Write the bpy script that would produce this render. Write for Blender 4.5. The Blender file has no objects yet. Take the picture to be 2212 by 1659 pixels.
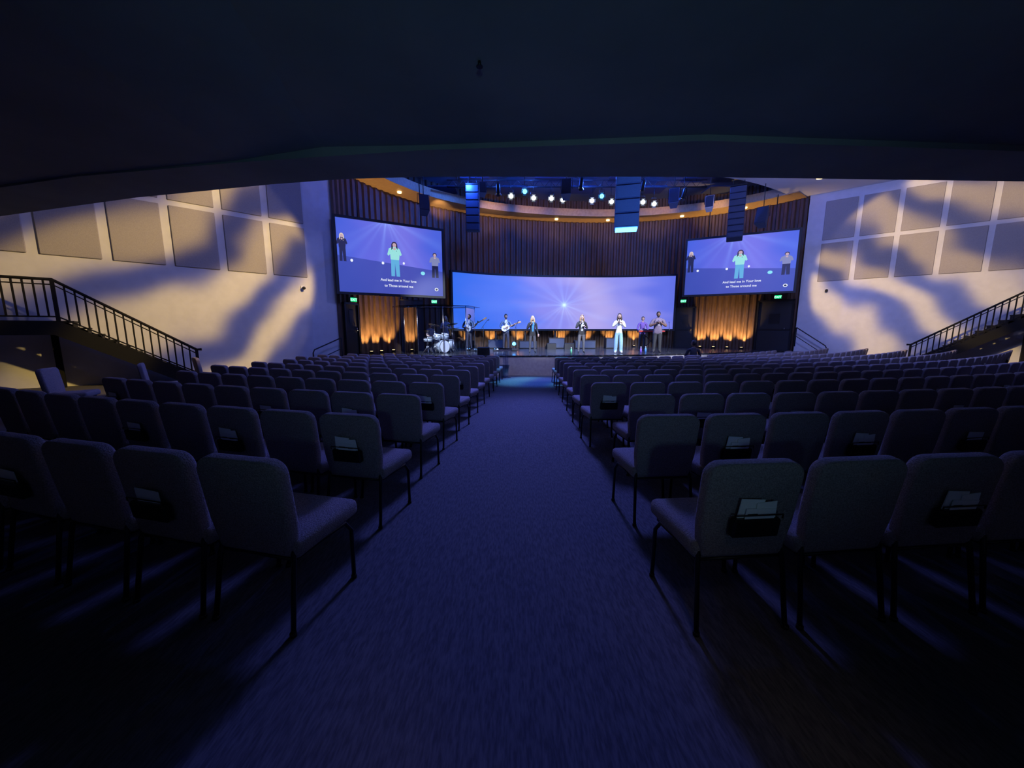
import bpy, bmesh, math, random
from mathutils import Vector, Matrix
random.seed(4)
S=bpy.context.scene
try:
    S.view_settings.view_transform='Standard'
except Exception: pass
COL=S.collection

# ------------------------------------------------------------------ materials
MATS={}
def mat(name,col,rough=.6,metal=0,emit=None,estr=0,noise=None,bump=0,nscale=30,trans=0,spec=.5,stretch=None):
    if name in MATS: return MATS[name]
    m=bpy.data.materials.new(name); m.use_nodes=True
    nt=m.node_tree; b=nt.nodes['Principled BSDF']
    b.inputs['Base Color'].default_value=(*col,1); b.inputs['Roughness'].default_value=rough
    b.inputs['Metallic'].default_value=metal
    b.inputs['Specular IOR Level'].default_value=spec
    if trans: b.inputs['Transmission Weight'].default_value=trans
    if emit: 
        b.inputs['Emission Color'].default_value=(*emit,1); b.inputs['Emission Strength'].default_value=estr
    if noise is not None:
        tc=nt.nodes.new('ShaderNodeTexCoord'); mp=nt.nodes.new('ShaderNodeMapping')
        if stretch: mp.inputs['Scale'].default_value=stretch
        n=nt.nodes.new('ShaderNodeTexNoise'); n.inputs['Scale'].default_value=nscale; n.inputs['Detail'].default_value=5
        r=nt.nodes.new('ShaderNodeMix'); r.data_type='RGBA'
        r.inputs[6].default_value=(*col,1); r.inputs[7].default_value=(*noise,1)
        nt.links.new(tc.outputs['Object'],mp.inputs[0]); nt.links.new(mp.outputs[0],n.inputs['Vector'])
        mr=nt.nodes.new('ShaderNodeMapRange'); mr.inputs[1].default_value=.35; mr.inputs[2].default_value=.65
        nt.links.new(n.outputs['Fac'],mr.inputs[0]); nt.links.new(mr.outputs[0],r.inputs[0])
        nt.links.new(r.outputs[2],b.inputs['Base Color'])
        if bump:
            bp=nt.nodes.new('ShaderNodeBump'); bp.inputs['Strength'].default_value=bump; bp.inputs['Distance'].default_value=.01
            nt.links.new(n.outputs['Fac'],bp.inputs['Height']); nt.links.new(bp.outputs[0],b.inputs['Normal'])
    MATS[name]=m; return m
def clearmat(name,tint,gl):
    m=bpy.data.materials.new(name); m.use_nodes=True; nt=m.node_tree; N=nt.nodes; N.remove(N['Principled BSDF'])
    t=N.new('ShaderNodeBsdfTransparent'); t.inputs[0].default_value=(*tint,1); g=N.new('ShaderNodeBsdfGlossy'); g.inputs['Roughness'].default_value=.03
    lw=N.new('ShaderNodeLayerWeight'); lw.inputs[0].default_value=gl; mx=N.new('ShaderNodeMixShader')
    nt.links.new(lw.outputs['Fresnel'],mx.inputs[0]); nt.links.new(t.outputs[0],mx.inputs[1]); nt.links.new(g.outputs[0],mx.inputs[2]); nt.links.new(mx.outputs[0],N['Material Output'].inputs[0])
    return m

M_wall=mat('painted_wall',(.62,.61,.62),.8,noise=(.58,.57,.58),nscale=4)
M_panel=mat('acoustic_fabric_panel',(.36,.33,.31),.95,noise=(.32,.29,.28),nscale=60,bump=.3)
M_carpet=mat('carpet',(.07,.067,.080),.95,noise=(.125,.12,.135),nscale=10,bump=.35,stretch=(9,1.6,1),spec=.1)
M_rib=mat('walnut_ribs',(.10,.055,.031),.55,noise=(.06,.032,.018),nscale=6,stretch=(3,3,.5))
M_black=mat('matte_black',(.012,.012,.014),.6)
M_stair=mat('stair_black_paint',(.006,.006,.007),.7,spec=.2)
M_blackm=mat('black_metal',(.02,.02,.022),.35,metal=.5)
M_steel=mat('chrome',(.6,.6,.62),.2,metal=1)
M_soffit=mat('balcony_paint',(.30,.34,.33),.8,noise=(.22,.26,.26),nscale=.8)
M_tan=mat('plywood_trim',(.46,.30,.14),.5,noise=(.36,.22,.1),nscale=8,stretch=(1,5,1))
M_ceilhi=mat('stage_ceiling_paint',(.14,.16,.22),.8)
M_ceil=mat('white_ceiling',(.7,.7,.72),.8)
M_stage=mat('stage_gloss_floor',(.045,.047,.058),.16,noise=(.055,.057,.07),nscale=3)
M_stagef=mat('stage_fascia',(.34,.32,.35),.6,noise=(.28,.26,.29),nscale=10)
M_fab=mat('chair_fabric',(.36,.31,.33),.95,noise=(.21,.18,.195),nscale=140,bump=.8,spec=.15)
M_paper=mat('paper_cards',(.85,.87,.9),.7)
M_clear=clearmat('clear_acrylic',(.93,.96,1),.22)
M_lid=clearmat('acrylic_lid',(.45,.5,.62),.35)
M_blue=mat('blue_gel_lens',(.05,.2,1),.3,emit=(.08,.4,1),estr=6)
M_lens=mat('white_lamp_lens',(1,1,1),.3,emit=(.85,.93,1),estr=7)
M_warm=mat('warm_lamp_lens',(1,.8,.5),.3,emit=(1,.7,.3),estr=3)
M_green=mat('exit_green',(0,.5,.15),.5,emit=(.0,.75,.25),estr=1.0)
M_exitw=mat('exit_letter',(.8,1,.9),.5,emit=(.8,1,.9),estr=1.6)
M_spk=mat('speaker_grille',(.035,.05,.10),.6,noise=(.02,.03,.07),nscale=80)
M_white=mat('white_plastic',(.7,.7,.72),.4)

# ------------------------------------------------------------------ mesh builder
class MB:
    def __init__(s): s.v=[];s.f=[];s.m=[];s.sm=[]
    def add(s,vs,fs,mi,smooth=False,mx=None):
        o=len(s.v)
        for p in vs:
            p=Vector(p)
            s.v.append(tuple(mx@p if mx else p))
        for i,f in enumerate(fs):
            s.f.append([o+k for k in f]); s.m.append(mi[i] if isinstance(mi,list) else mi); s.sm.append(smooth)
    def tube(s,pts,r,mi=0,seg=8,smooth=True,mx=None,flat=None):
        pts=[Vector(p) for p in pts]; n=len(pts)
        if not isinstance(r,(list,tuple)): r=[r]*n
        vs=[];fs=[]; up=None
        for i,p in enumerate(pts):
            d=(pts[min(i+1,n-1)]-pts[max(i-1,0)]).normalized()
            if up is None:
                up=Vector((0,0,1)) if abs(d.z)<.9 else Vector((0,1,0))
            a=d.cross(up).normalized(); b=a.cross(d).normalized(); up=b
            for k in range(seg):
                t=2*math.pi*k/seg
                vs.append(p+a*math.cos(t)*r[i]+b*math.sin(t)*r[i]*(flat or 1))
        for i in range(n-1):
            for k in range(seg):
                k2=(k+1)%seg
                fs.append([i*seg+k,i*seg+k2,(i+1)*seg+k2,(i+1)*seg+k])
        s.add(vs,fs,mi,smooth,mx)
        o=len(s.v)-n*seg
        s.f.append([o+k for k in range(seg)][::-1]); s.m.append(mi); s.sm.append(False)
        s.f.append([o+(n-1)*seg+k for k in range(seg)]); s.m.append(mi); s.sm.append(False)
    def ell(s,c,r,mi=0,seg=14,rings=9,mx=None,keep=None):
        c=Vector(c); vs=[];fs=[]
        for i in range(rings+1):
            ph=math.pi*i/rings
            for k in range(seg):
                t=2*math.pi*k/seg
                vs.append(c+Vector((r[0]*math.sin(ph)*math.cos(t),r[1]*math.sin(ph)*math.sin(t),r[2]*math.cos(ph))))
        for i in range(rings):
            for k in range(seg):
                k2=(k+1)%seg
                f=[i*seg+k,(i+1)*seg+k,(i+1)*seg+k2,i*seg+k2]
                if keep:
                    cc=sum((vs[j] for j in f),Vector())/4
                    if not keep(cc): continue
                fs.append(f)
        s.add(vs,fs,mi,True,mx)
    def box(s,c,d,mi=0,mx=None,bev=0,seg=2,smooth=None):
        bm=bmesh.new(); bmesh.ops.create_cube(bm,size=1)
        for v in bm.verts: v.co=Vector((v.co.x*d[0],v.co.y*d[1],v.co.z*d[2]))
        if bev: bmesh.ops.bevel(bm,geom=bm.edges[:],offset=bev,segments=seg,profile=.5,affect='EDGES')
        for v in bm.verts: v.co+=Vector(c)
        bm.verts.index_update()
        s.add([v.co.copy() for v in bm.verts],[[v.index for v in f.verts] for f in bm.faces],mi,bool(bev) if smooth is None else smooth,mx)
        bm.free()
    def prism(s,out,h0,h1,mi=0,mx=None,side=None):
        n=len(out)
        vs=[(p[0],p[1],h0) for p in out]+[(p[0],p[1],h1) for p in out]
        fs=[list(range(n))[::-1],list(range(n,2*n))]+[[i,(i+1)%n,n+(i+1)%n,n+i] for i in range(n)]
        mm=[mi,mi]+[side if side is not None else mi]*n
        s.add(vs,fs,mm,False,mx)
    def mesh(s,name,mats):
        me=bpy.data.meshes.new(name); me.from_pydata(s.v,[],s.f)
        for m in mats: me.materials.append(m)
        me.polygons.foreach_set('material_index',s.m); me.polygons.foreach_set('use_smooth',s.sm)
        me.update(); return me
    def obj(s,name,mats,loc=(0,0,0),rz=0,parent=None):
        o=bpy.data.objects.new(name,s.mesh(name,mats)); COL.objects.link(o)
        o.location=loc; o.rotation_euler=(0,0,rz)
        if parent: o.parent=parent
        return o

def smoothpoly(P,step=.055):
    P=[Vector((*p,0)) for p in P]; Q=[P[0]*2-P[1]]+P+[P[-1]*2-P[-2]]
    out=[]
    for i in range(1,len(Q)-2):
        for k in range(60):
            t=k/60; a,b,c,d=Q[i-1],Q[i],Q[i+1],Q[i+2]
            out.append(.5*((2*b)+(c-a)*t+(2*a-5*b+4*c-d)*t*t+(3*b-a-3*c+d)*t**3))
    out.append(P[-1])
    res=[out[0]]; acc=0
    for i in range(1,len(out)):
        seg=out[i]-out[i-1]; L=seg.length; pos=0
        while acc+(L-pos)>=step:
            pos+=step-acc; acc=0; res.append(out[i-1]+seg*(pos/L))
        acc+=L-pos
    return res

# ------------------------------------------------------------------ bowl floor
FX,FY=3.5,21.0
def zf(x,y):
    return -.03*max(0,21.3-math.hypot(x-FX,y-FY))
mb=MB(); nx,ny=90,60; x0,x1,y0,y1=-19,27,-4,24
vs=[];fs=[]
for j in range(ny+1):
    for i in range(nx+1):
        x=x0+(x1-x0)*i/nx; y=y0+(y1-y0)*j/ny; vs.append((x,y,zf(x,y)))
for j in range(ny):
    for i in range(nx):
        a=j*(nx+1)+i; fs.append([a,a+1,a+nx+2,a+nx+1])
mb.add(vs,fs,0,True); mb.obj('floor',[M_carpet])

# ------------------------------------------------------------------ stage wall (ribbed)
WP=[(-7.0,15.1),(-6.8,16.3),(-6.0,18.0),(-4.4,20.0),(-1.5,21.9),(2,22.9),(5,23.2),(8,22.9),(11,21.8),(13,20.4),(14.3,18.8)]
wp=smoothpoly(WP)
def wnorm(i,pl=wp):
    d=(pl[min(i+1,len(pl)-1)]-pl[max(i-1,0)]).normalized()
    return Vector((d.y,-d.x,0))
prof=[0,0,.08,.08,.08,0]
mb=MB(); vs=[];fs=[]
for i,p in enumerate(wp):
    q=p+wnorm(i)*prof[i%6]
    vs+= [(q.x,q.y,-.7),(q.x,q.y,8.9)]
for i in range(len(wp)-1): fs.append([2*i,2*i+2,2*i+3,2*i+1])
mb.add(vs,fs,0); mb.obj('wall_stage',[M_rib])

# side walls, back walls
def wallslab(name,pts,z0,z1,m,th=.15,inward=None):
    mb=MB()
    for a,b in zip(pts[:-1],pts[1:]):
        A=Vector((*a,0));B=Vector((*b,0)); d=(B-A).normalized(); n=Vector((-d.y,d.x,0))*th
        mb.prism([(A.x,A.y),(B.x,B.y),(B.x+n.x,B.y+n.y),(A.x+n.x,A.y+n.y)],z0,z1,0)
    return mb.obj(name,[m])
wallslab('wall_left',[(-16.2,-3.5),(-16.2,5.7),(-7.6,14.3),(-7.0,15.15)],-.8,8.9,M_wall)
wallslab('wall_right',[(14.25,18.8),(24,10.62),(24,-3.5)],-.8,8.9,M_wall)
wallslab('wall_back',[(24,-3.5),(-16.2,-3.5)],-.8,8.9,M_wall)

# acoustic panels
def panels(name,ox,oy,dx,dy,nx_,ny_,starts,w,z0,rows):
    for s0 in starts:
        for r in range(rows):
            mb=MB(); mb.box((0,0,0),(w,.05,1.74),0,bev=.012,seg=1,smooth=False)
            c=s0+w/2
            ang=math.atan2(dy,dx)
            mb.obj(name,[M_panel],(ox+dx*c+nx_*.03,oy+dy*c+ny_*.03,z0+.87+r*1.9),ang)
r2=math.sqrt(.5)
panels('acoustic_panel',-7.6,14.3,-r2,-r2,r2,-r2,[.06+1.29*k for k in range(7)],1.08,3.36,2)
panels('acoustic_panel',14.25,18.8,.766,-.643,-.643,-.766,[.62+1.3*k for k in range(7)],1.12,3.72,2)

# ------------------------------------------------------------------ ceilings
bd=[(14.6,19.2),(13.5,18.9),(11.8,17.9),(10.2,17.1),(8.66,16.6),(5,16.0),(0,15.6),(-5,15.4),(-7.6,15.4)]
bs=[(p.x,p.y) for p in smoothpoly(bd,.4)]
mb=MB(); out=bs+[(-7.9,14.4),(-16.4,5.9),(-16.4,-3.6),(24.2,-3.6),(24.2,10.8)]
mb.prism(out[::-1],7.76,8.5,0); ceil=mb.obj('ceiling',[M_ceil])
mb=MB(); mb.box((4,18.5,8.95),(26,12,.1),0); mb.obj('ceiling_stage',[M_ceilhi])
# plywood ring soffit following the wall
mb=MB(); vs=[];fs=[]
idx=list(range(0,len(wp),6))
for i in idx:
    n=wnorm(i); p=wp[i]; q=p+n*1.25; 
    vs+=[(p.x,p.y,7.72),(q.x,q.y,7.72),(q.x,q.y,8.1)]
for k in range(len(idx)-1):
    a=3*k; fs+= [[a,a+1,a+4,a+3],[a+1,a+2,a+5,a+4]]
mb.add(vs,fs,0); mb.obj('trim_ring_soffit',[M_tan])
# ceiling tiles / cloud panels over stage
mb=MB()
for i in range(9):
    for j in range(3):
        x=-3.5+i*1.75; y=17+j*1.5
        if (i+j)%2==0: mb.box((x,y,8.45),(1.35,1.0,.06),0)
mb.obj('ceiling_cloud_panels',[M_spk])
# ring downlights
mb=MB()
for f in (.14,.3,.5,.62,.78,.9):
    i=int(f*(len(wp)-1)); p=wp[i]+wnorm(i)*.6
    mb.tube([(p.x,p.y,7.66),(p.x,p.y,7.73)],.1,0,12)
mb.obj('recessed_downlights',[M_warm])
# ceiling diffuser
mb=MB()
for r,z in ((.55,7.74),(.42,7.70),(.3,7.67),(.16,7.64)):
    mb.tube([(0,0,z-7.76-.02),(0,0,z-7.76+.04)],[r,r*.9],0 if r!=.42 else 1,24)
mb.obj('ceiling_air_diffuser',[M_ceil,M_spk],(12.1,16,7.76))
mb=MB(); mb.tube([(0,0,-.05),(0,0,.01)],.13,0,16); mb.obj('recessed_downlight',[M_warm],(12.9,16.6,7.75))

# ------------------------------------------------------------------ balcony soffit
edge=[(-16,9.0),(-8.7,6.65),(-5.5,5.75),(-3.2,5.25),(-2.2,5.08),(-1.1,5.0),(2,5.0),(6.66,5.15),(12,5.6),(23.9,7.5)]
mb=MB(); vs=[];fs=[]
inner=[(-16,8.0),(-8.7,5.8),(-5.5,5.0),(-3.2,4.6),(-2.1,4.45),(-.95,4.3),(2,4.1),(6.66,4.4),(12,4.9),(23.9,6.6)]
far=[(-16,-3.4),(-8.7,-3.4),(-4.5,-3.4),(-2.2,-3.4),(-.6,-3.4),(.3,-3.4),(2,-3.4),(6.66,-3.4),(12,-3.4),(23.9,-3.4)]
zin=[3.40,3.40,3.38,3.38,3.46,3.41,3.42,3.42,3.41,3.4]
zfar=[3.3,3.3,3.35,3.3,3.52,3.42,3.50,3.45,3.4,3.4]
n=len(edge)
for k in range(n):
    vs+=[(*far[k],zfar[k]),(*inner[k],zin[k]),(*inner[k],3.36),(*edge[k],3.36),(*edge[k],4.5),(*inner[k],4.5)]
for k in range(n-1):
    a=6*k
    for j in range(5): fs.append([a+j,a+j+1,a+6+j+1,a+6+j])
mb.add(vs,fs,0)
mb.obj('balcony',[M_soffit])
mb=MB(); mb.tube([(0,0,.02),(0,0,-.02)],.045,0,14); mb.tube([(0,0,-.02),(0,0,-.06)],.012,1,8); mb.tube([(0,0,-.06),(0,0,-.065)],.025,1,10)
mb.obj('sprinkler_head',[M_soffit,M_blackm],(-.24,3.05,3.44))

# ------------------------------------------------------------------ stage
front=smoothpoly([(-5.9,15.0),(-3,15.05),(-0.1,15.15),(4,15.55),(8,16.6),(11,17.7),(13.7,18.6)],.3)
sp=[(p.x,p.y) for p in front]
def stage_y(x):
    if x<=sp[0][0]: return sp[0][1]
    for a,b in zip(sp[:-1],sp[1:]):
        if a[0]<=x<=b[0]: return a[1]+(b[1]-a[1])*(x-a[0])/(b[0]-a[0])
    return sp[-1][1]
back=[(wp[i].x,wp[i].y) for i in range(len(wp)-1,0,-12)]
poly=sp+[(14.2,18.85)]+back[1:]+[(-6.9,15.35)]
mb=MB(); nn=len(poly)
vs=[(p[0],p[1],-.6) for p in poly]+[(p[0],p[1],.38) for p in poly]
fs=[list(range(nn,2*nn))]+[[i,(i+1)%nn,nn+(i+1)%nn,nn+i] for i in range(nn)]
mb.add(vs,fs,[0]+[1]*nn); mb.obj('stage_platform',[M_stage,M_stagef])
mb=MB()
for a,b in zip(sp[:-1],sp[1:]):
    A=Vector((*a,.36));B=Vector((*b,.36)); mb.tube([A+Vector((0,-.02,0)),B+Vector((0,-.02,0))],.03,0,4)
mb.obj('trim_stage_nosing',[M_blackm])
# side steps beside the stage + handrails
def steps(name,x,y,rz,n=4):
    mb=MB(); base=zf(x,y); rise=(.38-base)/n
    for k in range(n):
        h=rise*(k+1); mb.box((0,.15+.3*k-.6,h/2),(1.0,.3,h),0)
    mb.obj(name,[M_stagef],(x,y,base),rz)
steps('stage_steps',-6.5,14.2,math.radians(-4)); steps('stage_steps',13.9,17.6,math.radians(20))
def handrail(name,a,b,h):
    A=Vector(a);B=Vector(b); mb=MB()
    up=Vector((0,0,h)); d=(B-A)
    mb.tube([A,A+up*.9,A+up+d*.05,B+up],.025,0,8); mb.tube([A+up*.55+d*.02,B+up*.55],.018,0,6)
    mb.tube([B,B+up],.025,0,8); 
    mb.obj(name,[M_blackm])
handrail('stage_handrail',(-7.45,13.9,zf(-7.4,13.9)),(-6.75,14.75,.2),.92)
handrail('stage_handrail',(14.9,17.6,zf(14.9,17.6)),(13.9,18.3,.62),.92)

# ------------------------------------------------------------------ gradient/star emissive screen material
def screen_mat(name,stops,star,estr,dark=None,core=.0016):
    m=bpy.data.materials.new(name); m.use_nodes=True; nt=m.node_tree; N=nt.nodes; L=nt.links
    b=N['Principled BSDF']; b.inputs['Base Color'].default_value=(.02,.02,.03,1); b.inputs['Roughness'].default_value=.5
    uv=N.new('ShaderNodeUVMap'); sx=N.new('ShaderNodeSeparateXYZ'); L.new(uv.outputs[0],sx.inputs[0])
    def math_(op,a,b_=None,c=None):
        n=N.new('ShaderNodeMath'); n.operation=op
        for i,q in enumerate((a,b_,c)):
            if q is None: continue
            if isinstance(q,(int,float)): n.inputs[i].default_value=q
            else: L.new(q,n.inputs[i])
        return n.outputs[0]
    u=sx.outputs[0]; v=sx.outputs[1]
    nz=N.new('ShaderNodeTexNoise'); nz.inputs['Scale'].default_value=2.2; L.new(uv.outputs[0],nz.inputs['Vector'])
    uu=math_('ADD',u,math_('MULTIPLY',math_('SUBTRACT',nz.outputs['Fac'],.5),.35))
    uu=math_('ADD',uu,math_('MULTIPLY',math_('SUBTRACT',v,.5),.08))
    r=N.new('ShaderNodeValToRGB'); r.color_ramp.interpolation='EASE'
    el=r.color_ramp.elements
    el[0].position=stops[0][0]; el[0].color=(*stops[0][1],1); el[1].position=stops[-1][0]; el[1].color=(*stops[-1][1],1)
    for p,c in stops[1:-1]:
        e=el.new(p); e.color=(*c,1)
    L.new(uu,r.inputs[0])
    su,sv,asp=star
    dx=math_('MULTIPLY',math_('SUBTRACT',u,su),asp); dy=math_('SUBTRACT',v,sv)
    d=math_('SQRT',math_('ADD',math_('MULTIPLY',dx,dx),math_('MULTIPLY',dy,dy)))
    ang=math_('ARCTAN2',dy,dx)
    rays=math_('POWER',math_('ABSOLUTE',math_('SINE',math_('MULTIPLY',ang,4.5))),14)
    rays2=math_('POWER',math_('ABSOLUTE',math_('SINE',math_('ADD',math_('MULTIPLY',ang,7),1.1))),10)
    fall=math_('DIVIDE',.10,math_('ADD',d,.12)); 
    glow=math_('ADD',math_('MULTIPLY',math_('ADD',rays,math_('MULTIPLY',rays2,.6)),math_('MULTIPLY',fall,.26)),
               math_('DIVIDE',core,math_('ADD',math_('MULTIPLY',d,d),.0008)))
    mx=N.new('ShaderNodeMix'); mx.data_type='RGBA'; mx.blend_type='ADD'; mx.inputs[0].default_value=1
    cg=N.new('ShaderNodeMix'); cg.data_type='RGBA'; cg.inputs[6].default_value=(0,0,0,1); cg.inputs[7].default_value=(.40,.75,1,1); cg.clamp_factor=False
    L.new(glow,cg.inputs[0]); L.new(r.outputs[0],mx.inputs[6]); L.new(cg.outputs[2],mx.inputs[7])
    outc=mx.outputs[2]
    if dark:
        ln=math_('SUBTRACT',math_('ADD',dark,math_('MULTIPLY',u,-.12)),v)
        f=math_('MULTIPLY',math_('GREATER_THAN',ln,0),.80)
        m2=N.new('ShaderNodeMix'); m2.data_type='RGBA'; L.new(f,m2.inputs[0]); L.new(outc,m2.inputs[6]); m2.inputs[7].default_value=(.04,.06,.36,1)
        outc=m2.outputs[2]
    L.new(outc,b.inputs['Emission Color']); b.inputs['Emission Strength'].default_value=estr
    return m
def emis(name,c,s=1): return mat('img_'+name,(.02,.02,.02),.5,emit=c,estr=s)

# main curved LED wall
mpts=smoothpoly([(-3.2,20.3),(-1.4,21.35),(.8,22.05),(3.2,22.35),(6.4,22.35),(9.4,21.75)],.2)
def curved_screen():
    L=len(mpts); z0,z1=1.46,4.45
    me=bpy.data.meshes.new('led_wall'); vs=[];fs=[];mi=[];uvs=[]
    for i,p in enumerate(mpts):
        n=wnorm(i,mpts); q=p+n*.06
        vs+=[(q.x,q.y,z0),(q.x,q.y,z1)]
    for i in range(L-1): fs.append([2*i,2*i+2,2*i+3,2*i+1]); mi.append(0)
    nb=len(vs)
    for i,p in enumerate(mpts):   # black frame body: bottom/top bars + back
        n=wnorm(i,mpts); a=p+n*.12; b=p-n*.1
        for z in (z0-.1,z0,z1,z1+.1): vs+=[(a.x,a.y,z),(b.x,b.y,z)]
    for i in range(L-1):
        a=nb+8*i; c=a+8
        for (p,q) in ((0,2),(4,6)):
            fs+= [[a+p,c+p,c+q,a+q],[a+q,c+q,c+q+1,a+q+1],[a+p+1,a+p,c+p,c+p+1][::-1]]; mi+=[1]*3
        fs.append([a+1,a+7,c+7,c+1]); mi.append(1)
    for i in (0,L-1):
        a=nb+8*i; p=mpts[i]; n=wnorm(i,mpts); d=Vector((-n.y,n.x,0))*(.1 if i==0 else -.1)
        d=-d if ((mpts[1]-mpts[0]).dot(d)>0)==(i==0) else d
        k=len(vs); 
        for z in (z0-.1,z1+.1):
            for q in (p+n*.12,p-n*.1,p-n*.1+d,p+n*.12+d): vs.append((q.x,q.y,z))
        fs+=[[k,k+1,k+5,k+4],[k+1,k+2,k+6,k+5],[k+2,k+3,k+7,k+6],[k+3,k,k+4,k+7],[k,k+3,k+2,k+1],[k+4,k+5,k+6,k+7]]; mi+=[1]*6
    me.from_pydata(vs,[],fs); uvl=me.uv_layers.new(name='UVMap')
    for pi,pl in enumerate(me.polygons):
        pl.material_index=mi[pi]
        for li in pl.loop_indices:
            vi=me.loops[li].vertex_index
            if vi<nb: uvl.data[li].uv=((vi//2)/(L-1),vi%2)
    me.materials.append(screen_mat('led_wall_image',[(0,(.03,.15,.84)),(.25,(.09,.18,.84)),(.45,(.26,.25,.80)),(.64,(.44,.38,.80)),(.82,(.26,.26,.80)),(1,(.12,.16,.75))],(.515,.47,4.0),1.0,core=.0010))
    me.materials.append(M_black)
    o=bpy.data.objects.new('led_wall',me); COL.objects.link(o)
curved_screen()
# legs/base of LED wall: black truss posts
mb=MB()
for i in range(4,len(mpts),9):
    p=mpts[i]-wnorm(i,mpts)*.05; mb.box((p.x,p.y,.87),(.1,.1,.97),0)
    q=mpts[i]-wnorm(i,mpts)*.3; mb.tube([(p.x,p.y,1.3),(q.x,q.y,.39)],.02,0,6)
mb.obj('led_wall_stand',[M_black])

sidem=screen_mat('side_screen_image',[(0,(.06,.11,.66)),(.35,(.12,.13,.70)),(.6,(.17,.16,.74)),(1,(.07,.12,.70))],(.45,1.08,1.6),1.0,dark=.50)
E_teal=emis('teal_top',(.32,.75,.72)); E_jean=emis('pale_jeans',(.12,.42,.72)); E_hair=emis('dark_hair',(.03,.02,.04)); E_skin=emis('face',(.55,.38,.42))
E_blk=emis('black_jacket',(.012,.012,.05)); E_wht=emis('white',(.85,.9,1)); E_grey=emis('grey_top',(.22,.24,.45)); E_cy=emis('cyan_spot',(.25,.75,.9)); E_bl=emis('blond',(.7,.6,.5))
SM=[E_teal,E_jean,E_hair,E_skin,E_blk,E_wht,E_grey,E_cy,E_bl]
def side_screen(A,B,z0,z1):
    A=Vector((*A,0));B=Vector((*B,0)); W=(B-A).length; H=z1-z0; d=(B-A).normalized(); n=Vector((d.y,-d.x,0))
    ang=math.atan2(d.y,d.x)
    mb=MB(); fr=.09
    mb.box((W/2,.09,H/2),(W+2*fr,.14,H+2*fr),1)
    for c,s_ in (((W/2,0,-fr/2),(W+2*fr,.08,fr)),((W/2,0,H+fr/2),(W+2*fr,.08,fr)),((-fr/2,0,H/2),(fr,.08,H)),((W+fr/2,0,H/2),(fr,.08,H))): mb.box(c,s_,1)
    for x in (W*.2,W*.8):
        mb.box((x,.6,H*.7),(.1,1.0,.1),1); mb.tube([(x,.2,H),(x,.25,7.7-z0)],.02,1,6)
    mb.add([(0,.015,0),(W,.015,0),(W,.015,H),(0,.015,H)],[[0,1,2,3]],0)
    o=mb.obj('projection_screen',[sidem,M_black],(A.x,A.y,z0),ang)
    me=o.data; uvl=me.uv_layers.new(name='UVMap')
    for li in me.polygons[len(me.polygons)-1].loop_indices:
        co=me.vertices[me.loops[li].vertex_index].co; uvl.data[li].uv=(co.x/W,co.z/H)
    # flat live-camera picture of the singers
    f=MB()
    def quad(pts,mi,y=0.0):
        f.add([(p[0]*W,y,p[1]*H) for p in pts],[list(range(len(pts)))],mi)
    def disc(cx,cy,rx,ry,mi,y=0.0,seg=16):
        quad([(cx+rx*math.cos(2*math.pi*i/seg),cy+ry*math.sin(2*math.pi*i/seg)) for i in range(seg)],mi,y)
    def fig(cx,b,h,top,leg,hair,lng,arms=True,w=1.0):
        a=.62*w   # aspect compensation
        X=lambda t:cx+t*h*a; Y=lambda t:b+t*h
        quad([(X(-.13),Y(0)),(X(-.02),Y(0)),(X(0),Y(.38)),(X(.03),Y(0)),(X(.14),Y(0)),(X(.13),Y(.52)),(X(-.12),Y(.52))],leg,.008)
        quad([(X(-.13),Y(.48)),(X(.13),Y(.48)),(X(.15),Y(.62)),(X(.15),Y(.80)),(X(.06),Y(.85)),(X(-.06),Y(.85)),(X(-.15),Y(.80)),(X(-.14),Y(.62))],top,.006)
        disc(X(0),Y(.92),.075*h*a*1.1,.075*h,hair,.005)
        if lng: quad([(X(-.10),Y(.74)),(X(-.05),Y(.72)),(X(-.05),Y(.93)),(X(-.09),Y(.93))],hair,.005); quad([(X(.05),Y(.72)),(X(.10),Y(.74)),(X(.09),Y(.93)),(X(.05),Y(.93))],hair,.005)
        disc(X(0),Y(.90),.052*h*a*1.1,.06*h,3,.004)
        if arms:
            quad([(X(-.17),Y(.80)),(X(-.23),Y(.62)),(X(-.19),Y(.58)),(X(-.03),Y(.76)),(X(-.06),Y(.80)),(X(-.15),Y(.68)),(X(-.12),Y(.78))],top,.003)
            quad([(X(.16),Y(.80)),(X(.22),Y(.64)),(X(.18),Y(.60)),(X(.03),Y(.78)),(X(.06),Y(.82)),(X(.15),Y(.70)),(X(.12),Y(.78))],top,.003)
            disc(X(0),Y(.79),.04*h*a,.035*h,3,.002)
    fig(.515,.26,.50,0,1,2,True)
    fig(.045,.42,.38,4,4,8,True,w=.9); fig(.92,.28,.38,6,4,2,False,w=1.1)
    disc(.79,.335,.022,.028,7,.009); disc(.40,.44,.012,.02,5,.009); disc(.60,.46,.01,.02,5,.009); disc(.12,.44,.012,.02,5,.009)
    # plain stand-in mark bottom right
    disc(.93,.10,.020,.026,5,.006); disc(.93,.10,.012,.016,4,.005)
    f.obj('live_picture',SM,parent=o)
    for t,zz in (('And lead me in Your love',.185),('to Those around me',.105)):
        cu=bpy.data.curves.new('lyric_text','FONT'); cu.body=t; cu.size=W*.0335; cu.align_x='CENTER'; cu.extrude=.001; cu.offset=.0018
        cu.materials.append(E_wht)
        to=bpy.data.objects.new('lyric_text',cu); COL.objects.link(to); to.parent=o
        to.location=(W*.545,.002,H*zz); to.rotation_euler=(math.pi/2,0,0)
    return o
side_screen((-6.62,14.6),(-3.03,16.7),2.89,5.62)
side_screen((9.08,20.0),(13.17,17.8),3.23,5.96)

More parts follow.
